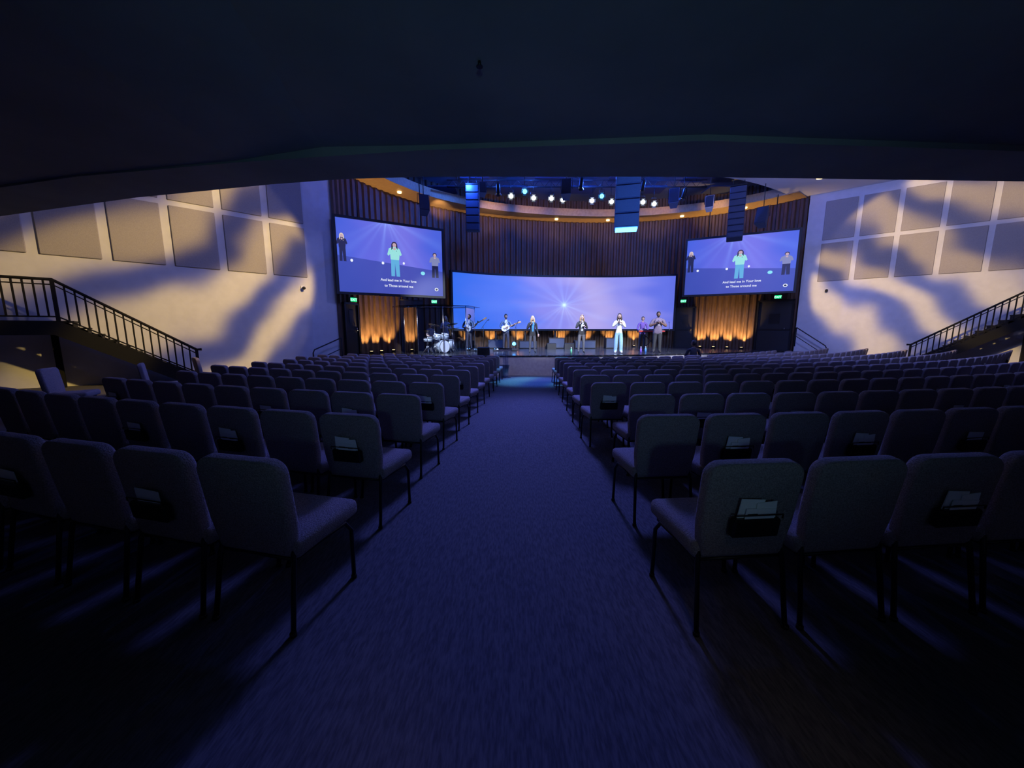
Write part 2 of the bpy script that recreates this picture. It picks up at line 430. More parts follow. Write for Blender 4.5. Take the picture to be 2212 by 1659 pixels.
# ------------------------------------------------------------------ exit signs, doors, black masking
def exit_sign(x,y,z,yaw):
    mb=MB(); mb.box((0,0,0),(.32,.05,.2),1,bev=.01,seg=1,smooth=False); mb.box((0,-.03,0),(.28,.01,.16),0)
    mb.box((0,.12,.0),(.05,.2,.05),1)
    o=mb.obj('exit_sign',[M_green,M_black],(x,y,z),yaw)
    cu=bpy.data.curves.new('exit_text','FONT'); cu.body='EXIT'; cu.size=.15; cu.align_x='CENTER'; cu.extrude=.001; cu.materials.append(M_exitw)
    t=bpy.data.objects.new('exit_text',cu); COL.objects.link(t); t.parent=o; t.location=(0,-.038,-.053); t.rotation_euler=(math.pi/2,0,0)
def nearest(x,y):
    i=min(range(len(wp)),key=lambda k:(wp[k].x-x)**2+(wp[k].y-y)**2); return i
def masking(name,xa,ya,xb,yb,z0,z1,off=.12,door=False):
    ia,ib=sorted((nearest(xa,ya),nearest(xb,yb)))
    A=wp[ia]+wnorm(ia)*off; B=wp[ib]+wnorm(ib)*off; d=(B-A); W=d.length; ang=math.atan2(d.y,d.x)
    mb=MB()
    if door:
        mb.box((W/2,.02,(z1-z0)/2),(W,.05,z1-z0),0)
        for c,s_ in (((.04,-.02,(z1-z0)/2),(.08,.1,z1-z0)),((W-.04,-.02,(z1-z0)/2),(.08,.1,z1-z0)),((W/2,-.02,z1-z0-.04),(W,.1,.08))): mb.box(c,s_,1)
        mb.tube([(W*.8,-.06,1.0),(W*.8,-.06,1.15)],.015,2,8); mb.box((W/2,-.02,1.05),(W-.2,.04,.06),1)
        mb.box((W/2,-.012,1.6),(W*.3,.01,.5),1)
    else:
        nseg=max(4,int(W/.12)); pts=[]
        for k in range(nseg+1): pts.append((W*k/nseg,.03*math.sin(k*2.1)))
        vs=[];fs=[]
        for p in pts: vs+=[(p[0],p[1],0),(p[0],p[1],z1-z0)]
        for k in range(nseg): fs.append([2*k,2*k+2,2*k+3,2*k+1])
        mb.add(vs,fs,0,True)
        mb.tube([(0,0,z1-z0),(W,0,z1-z0)],.025,1,6)
    mb.obj(name,[M_black,M_blackm,M_steel],(A.x,A.y,z0),ang)
masking('door_1',-7.0,15.3,-6.75,16.35,.385,2.55,door=True)
masking('stage_curtain',-5.6,18.6,-4.7,19.7,.385,2.9)
masking('door_2',9.7,22.4,10.7,21.9,.385,2.75,door=True)
masking('door_3',13.15,20.2,14.2,18.95,.385,2.95,door=True)
exit_sign(-6.6,15.75,2.67,math.radians(55)); exit_sign(-4.0,19.4,2.85,math.radians(35))
exit_sign(9.85,21.75,3.05,math.radians(-20)); exit_sign(13.3,18.95,3.05,math.radians(-40))

# small wall-mounted cameras
def wall_cam(x,y,z,yaw):
    mb=MB(); mb.box((0,.02,0),(.1,.04,.14),0,bev=.01); mb.tube([(0,0,0),(0,-.1,-.03)],.02,0,8); mb.ell((0,-.15,-.03),(.06,.08,.06),1)
    mb.obj('wall_camera',[M_white,M_black],(x,y,z),yaw)
wall_cam(-7.75,14.08,2.98,math.radians(45)); wall_cam(14.98,18.1,3.3,math.radians(-40))

# ------------------------------------------------------------------ side staircases
def staircase(x,y,dx,dy,nx_,ny_,zb,zt,run,landing,rb):
    # local +X up-run, +Y toward wall
    ang=math.atan2(dy,dx); flip=1 if (-math.sin(ang)*nx_+math.cos(ang)*ny_)>0 else -1
    mb=MB(); H=zt-zb; n=11; w=1.05
    Yf=lambda v:v*flip
    for yy in (0,w):
        mb.add([(0,Yf(yy)-.02,0),(.25,Yf(yy)-.02,-.02),(run+.1,Yf(yy)-.02,H-.34),(run+landing,Yf(yy)-.02,H-.34),(run+landing,Yf(yy)-.02,H),(run,Yf(yy)-.02,H),(0,Yf(yy)-.02,.22),
                (0,Yf(yy)+.02,0),(.25,Yf(yy)+.02,-.02),(run+.1,Yf(yy)+.02,H-.34),(run+landing,Yf(yy)+.02,H-.34),(run+landing,Yf(yy)+.02,H),(run,Yf(yy)+.02,H),(0,Yf(yy)+.02,.22)],
               [[0,1,2,5,6],[2,3,4,5],[7,13,12,9,8],[9,12,11,10]]+[[i,(i+1)%7,7+(i+1)%7,7+i][::-1] for i in range(7)],0)
    for k in range(n):
        x0_=run*k/n; mb.box((run*(k+.5)/n,Yf(w/2),H*(k+1)/n-.02),(run/n+.03,w,.04),0)
        mb.box((x0_+.01,Yf(w/2),H*(k+.5)/n-.02),(.015,w,H/n),0)
    mb.box((run+landing/2,Yf(w/2),H-.03),(landing,w,.06),0)
    mb.box((run+landing*.9,Yf(w/2),(H-.3)/2),(.15,.15,H-.3),0)
    mb.box((run+.2,Yf(w-.1),(H-.3)/2),(.12,.12,H-.3),0)
    top=lambda s:(H*min(s/run,1)+ rb)
    pts=[(-.12,Yf(0),.12+rb-.1),(0,Yf(0),rb+.02),(run,Yf(0),H+rb),(run+landing,Yf(0),H+rb)]
    mb.tube(pts,.035,0,8)
    mb.tube([(0,Yf(0),.3),(run,Yf(0),H+.1),(run+landing,Yf(0),H+.1)],.02,0,6)
    mb.tube([(0,Yf(0),rb-.1),(run,Yf(0),H+rb-.12),(run+landing,Yf(0),H+rb-.12)],.016,0,6)
    s=0; 
    while s<run+landing:
        zb_=H*min(s/run,1)+.1; mb.box((s,Yf(0),(zb_+top(s))/2),(.034,.034,top(s)-zb_),0); s+=.155
    for s in (0,run): mb.box((s,Yf(0),H*s/run+rb/2),(.07,.07,rb),0)
    o=mb.obj('staircase',[M_stair],(x,y,zb),ang); return o
staircase(-9.28,10.92,-r2,-r2,-r2,r2,zf(-9.28,10.92)+.02,1.66,2.5,4.2,.98)
staircase(16.47,15.37,.766,-.643,.643,.766,zf(16.5,15.4)+.02,2.0,2.9,3.2,1.0)

# ------------------------------------------------------------------ chairs
def chair_mesh(kind):
    mb=MB()
    mx=Matrix.Translation((0,-.235,.64))@Matrix.Rotation(math.radians(9),4,'X')
    # back cushion with rounded top corners
    bm=bmesh.new(); out=[]
    w,h,r=.245,.255,.075
    def arc(cx,cz,a0,a1,rr):
        return [(cx+rr*math.cos(a0+(a1-a0)*i/5),cz+rr*math.sin(a0+(a1-a0)*i/5)) for i in range(6)]
    out=[(-w+.03,-h),(w-.03,-h)]+[(w-.005,-h*.3)]+arc(w-r,h-r,0,math.pi/2,r)+arc(-w+r,h-r,math.pi/2,math.pi,r)+[(-w+.005,-h*.3)]
    fv=[bm.verts.new((p[0],-.04,p[1])) for p in out]; f=bm.faces.new(fv)
    ex=bmesh.ops.extrude_face_region(bm,geom=[f]); 
    for v in [g for g in ex['geom'] if isinstance(g,bmesh.types.BMVert)]: v.co.y+=.08
    bmesh.ops.recalc_face_normals(bm,faces=bm.faces[:])
    eds=[e for e in bm.edges if len(e.link_faces)==2 and abs(e.link_faces[0].normal.dot(e.link_faces[1].normal))<.3]
    bmesh.ops.bevel(bm,geom=eds,offset=.022,segments=3,profile=.5,affect='EDGES')
    bm.verts.index_update()
    mb.add([v.co.copy() for v in bm.verts],[[v.index for v in q.verts] for q in bm.faces],0,True,mx); bm.free()
    # seat cushion
    mb.box((0,0,0),(.50,.49,.10),0,mx=Matrix.Translation((0,.02,.425))@Matrix.Rotation(math.radians(3),4,'X'),bev=.035,seg=3)
    mb.box((0,.0,.368),(.44,.42,.02),1)
    for sx in (-1,1):
        mb.tube([(sx*.24,-.27,0),(sx*.228,-.225,.36),(sx*.21,-.205,.45),(sx*.20,-.225,.62)],.0125,1,8)
        mb.tube([(sx*.24,.20,0),(sx*.225,.215,.30),(sx*.215,.17,.365),(sx*.215,-.2,.365)],.0125,1,8)
        for yy in (-.27,.20): mb.tube([(sx*.24,yy,0),(sx*.24,yy,.02)],.017,1,8)
    mb.tube([(-.22,-.21,.365),(.22,-.21,.365)],.01,1,6)
    if kind:
        # book pouch with cards on the back
        b=mx@Matrix.Translation((0,-.06,0))
        mb.box((0,-.012,-.055),(.24,.045,.10),1,mx=b,bev=.01,seg=1,smooth=False)
        mb.tube([(-.12,-.03,-.0),(-.12,-.03,.02),(.12,-.03,.02),(.12,-.03,0)],.004,1,5,mx=b)
        if kind==1: 
            mb.box((-.035,-.008,.035),(.12,.004,.11),2,mx=b@Matrix.Rotation(math.radians(4),4,'Y'))
            mb.box((.045,-.014,.025),(.10,.003,.10),2,mx=b@Matrix.Rotation(math.radians(-5),4,'Y'))
            mb.box((.01,-.020,.01),(.15,.003,.075),2,mx=b@Matrix.Rotation(math.radians(2),4,'Y'))
            mb.box((-.03,-.0225,.02),(.05,.001,.006),1,mx=b); mb.box((.04,-.0225,.012),(.04,.001,.005),1,mx=b)
        else: mb.box((.0,-.010,.02),(.16,.004,.09),2,mx=b@Matrix.Rotation(math.radians(3),4,'Y'))
    return mb.mesh('stacking_chair',[M_fab,M_blackm,M_paper])
CM=[chair_mesh(0),chair_mesh(1),chair_mesh(2)]
placed=[]
def put_chair(x,y,yaw,kind):
    if placed and min((x-a)**2+(y-b)**2 for a,b in placed)<.48**2: return
    o=bpy.data.objects.new('stacking_chair',CM[kind]); COL.objects.link(o)
    gx=(zf(x+.1,y)-zf(x-.1,y))/.2; gy=(zf(x,y+.1)-zf(x,y-.1))/.2
    nrm=Vector((-gx,-gy,1)).normalized()
    o.matrix_world=Matrix.Translation((x,y,zf(x,y)+.001))@Vector((0,0,1)).rotation_difference(nrm).to_matrix().to_4x4()@Matrix.Rotation(yaw,4,'Z')
    placed.append((x,y))
def okpos(x,y):
    if y>stage_y(x)-1.3 : return False
    if x<0 and x<-5.5-.10*(y-4): return False
    if x<-5.6 and y>12.6: return False
    nr=(x-14.25)*(-.643)+(y-18.8)*(-.766)
    if nr<(2.0 if x>15.2 else 1.3): return False
    if x<-1.45*y-2.6 or x>1.45*y+2.6: return False
    return True
def rot(yaw,x,y): return (x*math.cos(yaw)-y*math.sin(yaw),x*math.sin(yaw)+y*math.cos(yaw))
fx,fy=6.95,14.23
put_chair(fx,fy,math.radians(-15),0)
kl={0:{1:2,2:0,3:2},1:{0:1,2:1,4:2},2:{1:1,3:2},3:{0:1,2:1}}
kr={0:{0:1,1:0,2:1},1:{1:1,3:1,5:2},2:{1:2,3:2},3:{0:1}}
for k in range(12):
    Y=1.63+1.05*k; X=-1.077+.053*(Y-1.63)
    yaw=math.radians(-12.5); ox,oy=rot(yaw,.24,-.27); cx,cy=X-ox,Y-oy
    for j in range(26):
        if okpos(cx,cy): 
            kd=kl.get(k,{}).get(j, random.choice([0,0,0,0,2]) if k>3 or j>4 else 0)
            put_chair(cx,cy,yaw+random.uniform(-.02,.02),kd)
        R=max(6,math.hypot(cx-FX,cy-FY)); st=.548/R*.55
        cx-=math.cos(yaw)*.548; cy-=math.sin(yaw)*.548; yaw-=st
for k in range(13):
    Y=1.65+1.10*k; X=.917+.05*(Y-1.65)+(.24 if k==2 else 0)
    yaw=math.radians(5.0); ox,oy=rot(yaw,-.24,-.27); cx,cy=X-ox,Y-oy
    for j in range(34):
        if okpos(cx,cy):
            kd=kr.get(k,{}).get(j, random.choice([0,0,0,0,2]) if k>3 or j>5 else 0)
            put_chair(cx,cy,yaw+random.uniform(-.02,.02),kd)
        R=max(6,math.hypot(cx-FX,cy-FY)); st=.548/R*.42
        cx+=math.cos(yaw)*.548; cy+=math.sin(yaw)*.548; yaw+=st
for x,y,a in ((-7.6,6.3,-62),(-7.3,7.6,-50),(-7.9,9.6,-40)): put_chair(x,y,math.radians(a),0)

# ------------------------------------------------------------------ hanging audio & lights
def line_array(name,x,y,z0,z1,w,n,rz=0,curve=0,bottom=False,mt=None,top=8.4):
    mb=MB(); h=(z1-z0)/n
    for k in range(n):
        zc=z1-h*(k+.5)-z0; tilt=math.radians(-curve*(k/n)**1.5)
        off=-.5*curve/60*(k/n)**2
        mx=Matrix.Translation((0,-off*.6,zc))@Matrix.Rotation(tilt,4,'X')
        mb.box((0,0,0),(w,w*.65,h*.94),0,mx=mx,bev=.02,seg=1,smooth=False)
        mb.box((0,-w*.33,0),(w*.86,.02,h*.8),1,mx=mx)
    for sx in (-1,1): mb.tube([(sx*w*.4,0,z1-z0),(sx*w*.2,0,top-z0)],.012,2,6)
    mb.box((0,0,z1-z0+.05),(w,w*.5,.06),2)
    if bottom: mb.box((0,0,-.03),(w*.9,w*.55,.05),3)  # glowing slab added to stand in for light on the underside
    mb.obj(name,[mt or M_spk,M_spk if not mt else mt,M_blackm,M_blue],(x,y,z0),rz)
M_spkb=mat('cabinet_blue_light_tint',(.10,.16,.34),.5,noise=(.08,.13,.28),nscale=60)  # blue light falling on the cabinets is partly put into this colour
line_array('line_array_speaker',-1.8,18,5.93,7.9,.6,6)
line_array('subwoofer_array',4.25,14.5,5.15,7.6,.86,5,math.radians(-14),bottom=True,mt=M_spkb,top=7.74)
line_array('line_array_speaker',9.75,17,5.35,7.5,.62,8,math.radians(-30),curve=25)
def hang_speaker(x,y,z,rz,m=None,s=1):
    mb=MB()
    mx=Matrix.Rotation(math.radians(-20),4,'X')
    mb.prism([(-.2*s,-.2*s),(.2*s,-.2*s),(.13*s,.2*s),(-.13*s,.2*s)],-.35*s,.35*s,0,mx=mx)
    mb.box((0,-.21*s,0),(.36*s,.02,.64*s),1,mx=mx)
    mb.tube([(0,0,.3*s),(0,0,8.3-z)],.015,2,6); mb.tube([(-.24*s,0,0),(-.24*s,0,.42*s),(.24*s,0,.42*s),(.24*s,0,0)],.012,2,6)
    mb.obj('hanging_loudspeaker',[m or M_spk,M_spk,M_blackm],(x,y,z),rz)
hang_speaker(-3.6,16,6.45,math.radians(20)); hang_speaker(8.35,16.6,6.7,math.radians(-30),M_white,.8); hang_speaker(11.1,17.3,6.35,math.radians(-50),None,1.1)
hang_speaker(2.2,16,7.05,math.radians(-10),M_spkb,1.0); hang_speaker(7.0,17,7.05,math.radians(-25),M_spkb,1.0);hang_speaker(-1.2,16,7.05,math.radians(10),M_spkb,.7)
def stage_light(x,y,z,tgt,m,r=.11):
    d=(Vector(tgt)-Vector((x,y,z))).normalized(); q=d.to_track_quat('-Z','Y').to_matrix().to_4x4()
    mb=MB(); 
    mb.tube([(0,0,.22),(0,0,.16),(0,0,-.16),(0,0,-.2)],[r*.5,r*.9,r,r*1.1],0,14,mx=q)
    mb.tube([(0,0,-.19),(0,0,-.215)],r*.95,1,14,mx=q)
    for a in range(4):   # barn doors
        mm=q@Matrix.Rotation(a*math.pi/2,4,'Z')@Matrix.Translation((0,r*1.25,-.24))@Matrix.Rotation(math.radians(35),4,'X')
        mb.box((0,0,0),(r*1.6,.008,r*1.1),0,mx=mm)
    mb.tube([(-r*1.15,0,0),(-r*1.15,0,.24),(r*1.15,0,.24),(r*1.15,0,0)],.01,0,6)
    mb.tube([(0,0,.24),(0,0,8.1-z)],.014,0,6)
    mb.obj('stage_spotlight',[M_blackm,m],(x,y,z))
for i,(x,y,z) in enumerate([(-.06,18,7.5),(.97,18,7.42),(1.78,18,7.4),(2.37,18.5,7.5),(3.74,18.5,7.46),(4.66,18.5,7.42),(6.14,18.5,7.4),(6.67,18.5,7.32)]):
    stage_light(x,y,z,(1.5+.3*i,3,0),M_lens,.10)
for (x,y,z) in [(.54,17,7.36),(4.1,18,7.5)]: stage_light(x,y,z,(1,3,0),M_blue,.10)
for (x,y,z) in [(-.6,17,7.45),(2.9,16.6,7.55),(5.6,16.9,7.55),(7.6,17.4,7.4)]: stage_light(x,y,z,(x,22,1.5),M_warm,.09)
mb=MB()
for yy in (16.8,18.25):
    mb.tube([(-3,yy,7.95),(9,yy,7.95)],.03,0,8); mb.tube([(-3,yy,8.25),(9,yy,8.25)],.02,0,8)
    for k in range(24):
        x=-3+k*.5; mb.tube([(x,yy,7.95),(x+.25,yy,8.25),(x+.5,yy,7.95)],.01,0,5)
    for x in (-2.5,3,8.5): mb.tube([(x,yy,8.2),(x,yy,8.92)],.01,0,5)
mb.obj('lighting_truss',[M_blackm])

# ------------------------------------------------------------------ people
def skin_body(J,E,R):
    me=bpy.data.meshes.new('tmp'); keys=list(J); ix={k:i for i,k in enumerate(keys)}
    me.from_pydata([J[k] for k in keys],[(ix[a],ix[b]) for a,b in E],[]); me.update()
    o=bpy.data.objects.new('tmp',me); COL.objects.link(o)
    md=o.modifiers.new('s','SKIN'); md.use_smooth_shade=True
    for i,k in enumerate(keys):
        sv=me.skin_vertices[0].data[i]; sv.radius=(R[k],R[k]); sv.use_root=(k=='pelvis')
    sb=o.modifiers.new('u','SUBSURF'); sb.levels=2
    dg=bpy.context.evaluated_depsgraph_get(); ev=o.evaluated_get(dg); m2=bpy.data.meshes.new_from_object(ev)
    vs=[v.co.copy() for v in m2.vertices]; fs=[list(p.vertices) for p in m2.polygons]
    bpy.data.objects.remove(o); bpy.data.meshes.remove(me); bpy.data.meshes.remove(m2)
    return vs,fs
def segd(p,a,b):
    ab=b-a; t=max(0,min(1,(p-a).dot(ab)/max(ab.length_squared,1e-9))); return (p-a-ab*t).length
def hand(mb,w,elbow,H,mi,curl=.9,side=1,tow=None):
    w=Vector(w); d=(w-Vector(elbow)).normalized(); 
    t=Vector(tow) if tow else Vector((0,-1,-.2)); pn=(t-d*t.dot(d)).normalized(); sd=d.cross(pn)
    c=w+d*.028*H
    mx=Matrix((( sd.x,pn.x,d.x,0),(sd.y,pn.y,d.y,0),(sd.z,pn.z,d.z,0),(0,0,0,1)))
    mb.ell((0,0,0),(.024*H,.013*H,.032*H),mi,10,7,mx=Matrix.Translation(c)@mx)
    for i,(o,L) in enumerate(((-.017,.040),(-.006,.046),(.006,.043),(.016,.034))):
        p0=c+d*.022*H+sd*o*H; a1=curl*.6; a2=curl*1.4; a3=curl*2.0
        pts=[p0]; 
        for a,f in ((a1,.42),(a2,.33),(a3,.25)):
            pts.append(pts[-1]+(d*math.cos(a)+pn*math.sin(a))*L*H*f)
        mb.tube(pts,[.0062*H,.0058*H,.0052*H,.004*H],mi,6)
    p0=c-d*.008*H-sd*.02*H*side
    mb.tube([p0,p0+(d*.6-sd*side*.7+pn*.4)*.02*H,p0+(d*1.0-sd*side*.5+pn*1.1)*.03*H],[.0075*H,.0068*H,.0048*H],mi,6)
def person(name,loc,yaw,H,pose={},skin=(.55,.33,.25),top=(.1,.1,.1),inner=None,pants=(.03,.03,.04),shoes=(.03,.03,.03),hair=(.05,.03,.02),
           longhair=False,sleeve=.95,legr=1.0,girth=1.0,beard=False,cap=None,curl=(.9,.9),shirt_hem=.50,look=0,stripe=None):
    J=dict(pelvis=(0,0,.52),waist=(0,0,.61),chest=(0,0,.71),neckb=(0,.004,.80),neck=(0,-.004,.865),
       shR=(-.098,0,.79),elR=(-.125,.01,.625),wrR=(-.13,-.03,.49),shL=(.098,0,.79),elL=(.125,.01,.625),wrL=(.13,-.03,.49),
       hipR=(-.05,0,.485),knR=(-.062,-.008,.27),anR=(-.068,.01,.045),toR=(-.085,-.085,.018),
       hipL=(.05,0,.485),knL=(.062,-.008,.27),anL=(.068,.01,.045),toL=(.085,-.085,.018))
    J.update(pose); R=dict(pelvis=.072*girth,waist=.066*girth,chest=.078*girth,neckb=.045,neck=.030,
       shR=.038,elR=.026,wrR=.017,shL=.038,elL=.026,wrL=.017,hipR=.052*girth,knR=.036*legr,anR=.026*legr**1.6,toR=.02,hipL=.052*girth,knL=.036*legr,anL=.026*legr**1.6,toL=.02)
    if girth>1.1:
        for k in ('shR','shL'): R[k]*=1.25; J[k]=(J[k][0]*1.15,J[k][1],J[k][2])
        for k in ('elR','elL','wrR','wrL'): R[k]*=1.2
    J={k:Vector(v)*H for k,v in J.items()}; R={k:v*H for k,v in R.items()}
    E=[('pelvis','waist'),('waist','chest'),('chest','neckb'),('neckb','neck'),('neckb','shR'),('shR','elR'),('elR','wrR'),('neckb','shL'),('shL','elL'),('elL','wrL'),
       ('pelvis','hipR'),('hipR','knR'),('knR','anR'),('anR','toR'),('pelvis','hipL'),('hipL','knL'),('knL','anL'),('anL','toL')]
    vs,fs=skin_body(J,E,R)
    MI={'skin':0,'top':1,'inner':2,'pants':3,'shoes':4,'hair':5,'dark':6,'lip':7,'stripe':8}
    mi=[]
    for f in fs:
        c=sum((vs[k] for k in f),Vector())/len(f)
        best=min(E,key=lambda e:segd(c,J[e[0]],J[e[1]])-.5*(R[e[0]]+R[e[1]]))
        a,b=best
        if best==('neckb','neck') and c.z>J['neckb'].z+.032*H: m='skin'
        elif b[:2]=='wr':
            t=(c-J[a]).dot(J[b]-J[a])/(J[b]-J[a]).length_squared; m='top' if t<sleeve*2-1 else 'skin'
        elif b[:2]=='el':
            t=(c-J[a]).dot(J[b]-J[a])/(J[b]-J[a]).length_squared; m='top' if t<max(.5,sleeve*1.2) or sleeve>.5 else 'skin'
        elif b[:2]=='to': m='shoes'
        elif b[:2] in('kn','an'): m='pants'
        elif b[:2]=='hi' or best==('pelvis','waist'): m='top' if c.z>J['pelvis'].z+(shirt_hem-.52)*H else 'pants'
        else:
            m='top'
            if inner and abs(c.x-J['chest'].x)<.034*H and c.y<J['chest'].y-.01*H: m='inner'
            if stripe and .66*H<c.z-J['pelvis'].z+.52*H<.70*H: m='stripe'
        mi.append(MI[m])
    mb=MB(); mb.add(vs,fs,mi,True)
    # head
    hc=J['neck']+Vector((0,-.010,.070))*H; T=Matrix.Translation(hc)@Matrix.Rotation(math.radians(look),4,'Z')
    h=H
    mb.ell((0,0,0),(.041*h,.050*h,.062*h),0,18,14,mx=T); mb.ell((0,-.012*h,-.035*h),(.029*h,.034*h,.029*h),0,12,8,mx=T)
    mb.tube([(0,-.048*h,.010*h),(0,-.058*h,-.012*h),(0,-.046*h,-.018*h)],[.004*h,.0085*h,.006*h],0,8,mx=T)
    for sx in (-1,1):
        mb.ell((sx*.016*h,-.0445*h,.006*h),(.0065*h,.005*h,.0045*h),6,8,6,mx=T)
        mb.box((sx*.016*h,-.046*h,.016*h),(.016*h,.004*h,.003*h),5,mx=T)
        mb.ell((sx*.042*h,.002*h,-.002*h),(.006*h,.010*h,.015*h),0,8,6,mx=T)
    mb.ell((0,-.0445*h,-.031*h),(.013*h,.004*h,.0042*h),7,10,6,mx=T)
    def hk(c): return not (c.y<-.012*h and c.z<.030*h)
    mb.ell((0,.006*h,.008*h),(.049*h,.056*h,.063*h),5,20,14,mx=T,keep=hk)
    if longhair:
        mb.tube([(0,.018*h,.03*h),(0,.036*h,-.03*h),(0,.045*h,-.09*h),(0,.045*h,-.13*h)],[.045*h,.05*h,.045*h,.02*h],5,12,mx=T,flat=.55)
        for sx in (-1,1): mb.tube([(sx*.036*h,-.005*h,.03*h),(sx*.046*h,-.006*h,-.03*h),(sx*.05*h,-.02*h,-.085*h),(sx*.045*h,-.03*h,-.12*h)],[.012*h,.017*h,.019*h,.008*h],5,8,mx=T)
    if beard: mb.ell((0,-.014*h,-.042*h),(.033*h,.038*h,.030*h),5,12,8,mx=T,keep=lambda c:c.z<-.036*h)
    hand(mb,J['wrR'],J['elR'],H,0,curl[0],-1,(0.6,-.6,.1)); hand(mb,J['wrL'],J['elL'],H,0,curl[1],1,(-.6,-.6,.1))
    def cm(t,c,r=.8,**k): return mat(name+'_'+t+'_%d'%int(1000*sum(c)),c,r,noise=tuple(x*.8 for x in c),nscale=25,**k)
    mats=[cm('skin',skin,.5),cm('top',top),cm('inner',inner or top),cm('pants',pants),cm('shoes',shoes,.4),cm('hair',hair,.6),M_black,cm('lips',tuple(x*.6 for x in skin)),cm('accent',cap or stripe or top)]
    o=mb.obj(name,mats,loc,yaw)
    return o,J
def microphone(parent,J,side,H):
    w=J['wr'+side]; e=J['el'+side]; d=(w-e).normalized(); c=w+d*.045*H
    head=J['neck']+Vector((0,-.07*H,.045*H))
    dd=(head-c).normalized(); mb=MB()
    mb.tube([c-dd*.12,c,c+dd*.06],[.010,.014,.016],0,10); mb.ell(c+dd*.085,(.025,.025,.028),1,12,8)
    mb.obj('microphone',[M_blackm,M_steel],parent=parent)
SZ=.381
p,J=person('singer_woman',(.94,17.2,SZ),math.radians(8),1.68,dict(elR=(-.15,.0,.64),wrR=(-.06,-.09,.77),wrL=(.15,-.05,.50),toR=(-.09,-.08,.018)),top=(.03,.03,.036),inner=(.05,.25,.5),pants=(.08,.08,.10),hair=(.6,.42,.2),longhair=True,shirt_hem=.46,skin=(.7,.45,.36)); microphone(p,J,'R',1.68)
p,J=person('singer_woman',(3.14,16.9,SZ),math.radians(2),1.72,dict(elR=(-.15,-.01,.65),wrR=(-.05,-.09,.78),elL=(.15,.0,.64),wrL=(.06,-.10,.70)),top=(.03,.03,.036),inner=(.5,.5,.52),pants=(.13,.13,.15),hair=(.36,.22,.11),longhair=True,shirt_hem=.48,skin=(.7,.46,.37)); microphone(p,J,'R',1.72)
p,J=person('singer_woman',(4.83,16.9,SZ),math.radians(-10),1.78,dict(elR=(-.16,-.02,.66),wrR=(-.045,-.10,.77),elL=(.15,-.02,.65),wrL=(.05,-.11,.75)),top=(.78,.76,.7),pants=(.30,.50,.62),shoes=(.6,.6,.6),hair=(.045,.025,.02),longhair=True,legr=1.45,skin=(.62,.4,.32),shirt_hem=.51); microphone(p,J,'R',1.78)
p,J=person('singer_man',(6.77,17.4,SZ),math.radians(-15),1.88,dict(elR=(-.19,-.02,.64),wrR=(-.05,-.13,.72),elL=(.19,-.02,.64),wrL=(.05,-.13,.73)),top=(.20,.15,.22),stripe=(.42,.36,.42),pants=(.045,.045,.05),shoes=(.06,.05,.05),hair=(.02,.015,.012),cap=None,girth=1.45,beard=True,sleeve=.5,legr=1.25,skin=(.24,.13,.09),shirt_hem=.48); microphone(p,J,'R',1.88)
# guitar / bass
def guitar(name,parent,J,H,body,acc,tilt=12,neckL=.62,s=1.0):
    mb=MB(); out=[]
    for i in range(36):
        t=2*math.pi*i/36; x=.2*math.cos(t); y=(.145-.028*math.exp(-(x/.05)**2))*math.sin(t)*(1.12 if x<0 else .95)
        out.append((x*1.12*s,y*s*1.1))
    A=Matrix.Rotation(math.pi/2,4,'X'); c=J['waist']+Vector((-.03*H,-.105*H-.0,.005*H))
    mx=Matrix.Translation(c)@Matrix.Rotation(math.radians(-tilt),4,'Y')@A
    mb.prism(out,-.022,.022,0,mx=mx)
    mb.box((.2*s+neckL/2,0,.028),(neckL,.05,.022),1,mx=mx); mb.box((.2*s+neckL+.08,0,.02),(.17,.075,.016),1,mx=mx)
    mb.box((0.08,0,.026),(.12,.06,.008),2,mx=mx); mb.box((-.1,0,.028),(.03,.09,.012),3,mx=mx)
    for k in range(3):
        mb.tube([(.2*s+neckL+.03+k*.045,-.06,.02),(.2*s+neckL+.03+k*.045,.06,.02)],.005,3,5,mx=mx)
    for k in range(6): mb.tube([(-.1,-.02+k*.008,.04),(.2*s+neckL,-.014+k*.006,.042)],.0012,3,4,mx=mx)
    mb.tube([c+Vector((-.1*H,.02*H,0)),J['shL']*.55+J['neckb']*.45+Vector((0,-.05*H,.03*H)),J['shL']*.5+J['neckb']*.5+Vector((.01,.05*H,.03*H)),J['waist']+Vector((-.07*H,.085*H,0))],.018,2,6,flat=.3)
    mb.obj(name,[body,acc,M_black,M_steel],parent=parent)
M_gw=mat('guitar_white',(.75,.75,.7),.25); M_wood=mat('guitar_maple',(.45,.25,.1),.35); M_gs=mat('bass_dark',(.03,.03,.05),.25)
gp=dict(elR=(-.165,.01,.65),wrR=(-.035,-.12,.61),elL=(.165,-.03,.66),wrL=(.21,-.155,.70))
p,J=person('guitarist',(-.32,19.5,SZ),math.radians(12),1.85,gp,top=(.10,.17,.30),inner=(.6,.6,.65),pants=(.04,.045,.08),hair=(.02,.015,.012),beard=True,skin=(.55,.33,.24),curl=(1.0,1.3)); guitar('electric_guitar',p,J,1.85,M_gw,M_wood,22,.50)
gp2=dict(elR=(-.165,.01,.65),wrR=(-.035,-.12,.60),elL=(.165,-.03,.67),wrL=(.21,-.155,.77))
p,J=person('bassist',(-2.15,18.5,SZ),math.radians(25),1.80,gp2,top=(.04,.05,.07),pants=(.04,.04,.06),hair=(.02,.015,.012),skin=(.32,.2,.16),curl=(1.0,1.3),sleeve=.5); guitar('bass_guitar',p,J,1.8,M_gs,M_wood,30,.70,1.05)
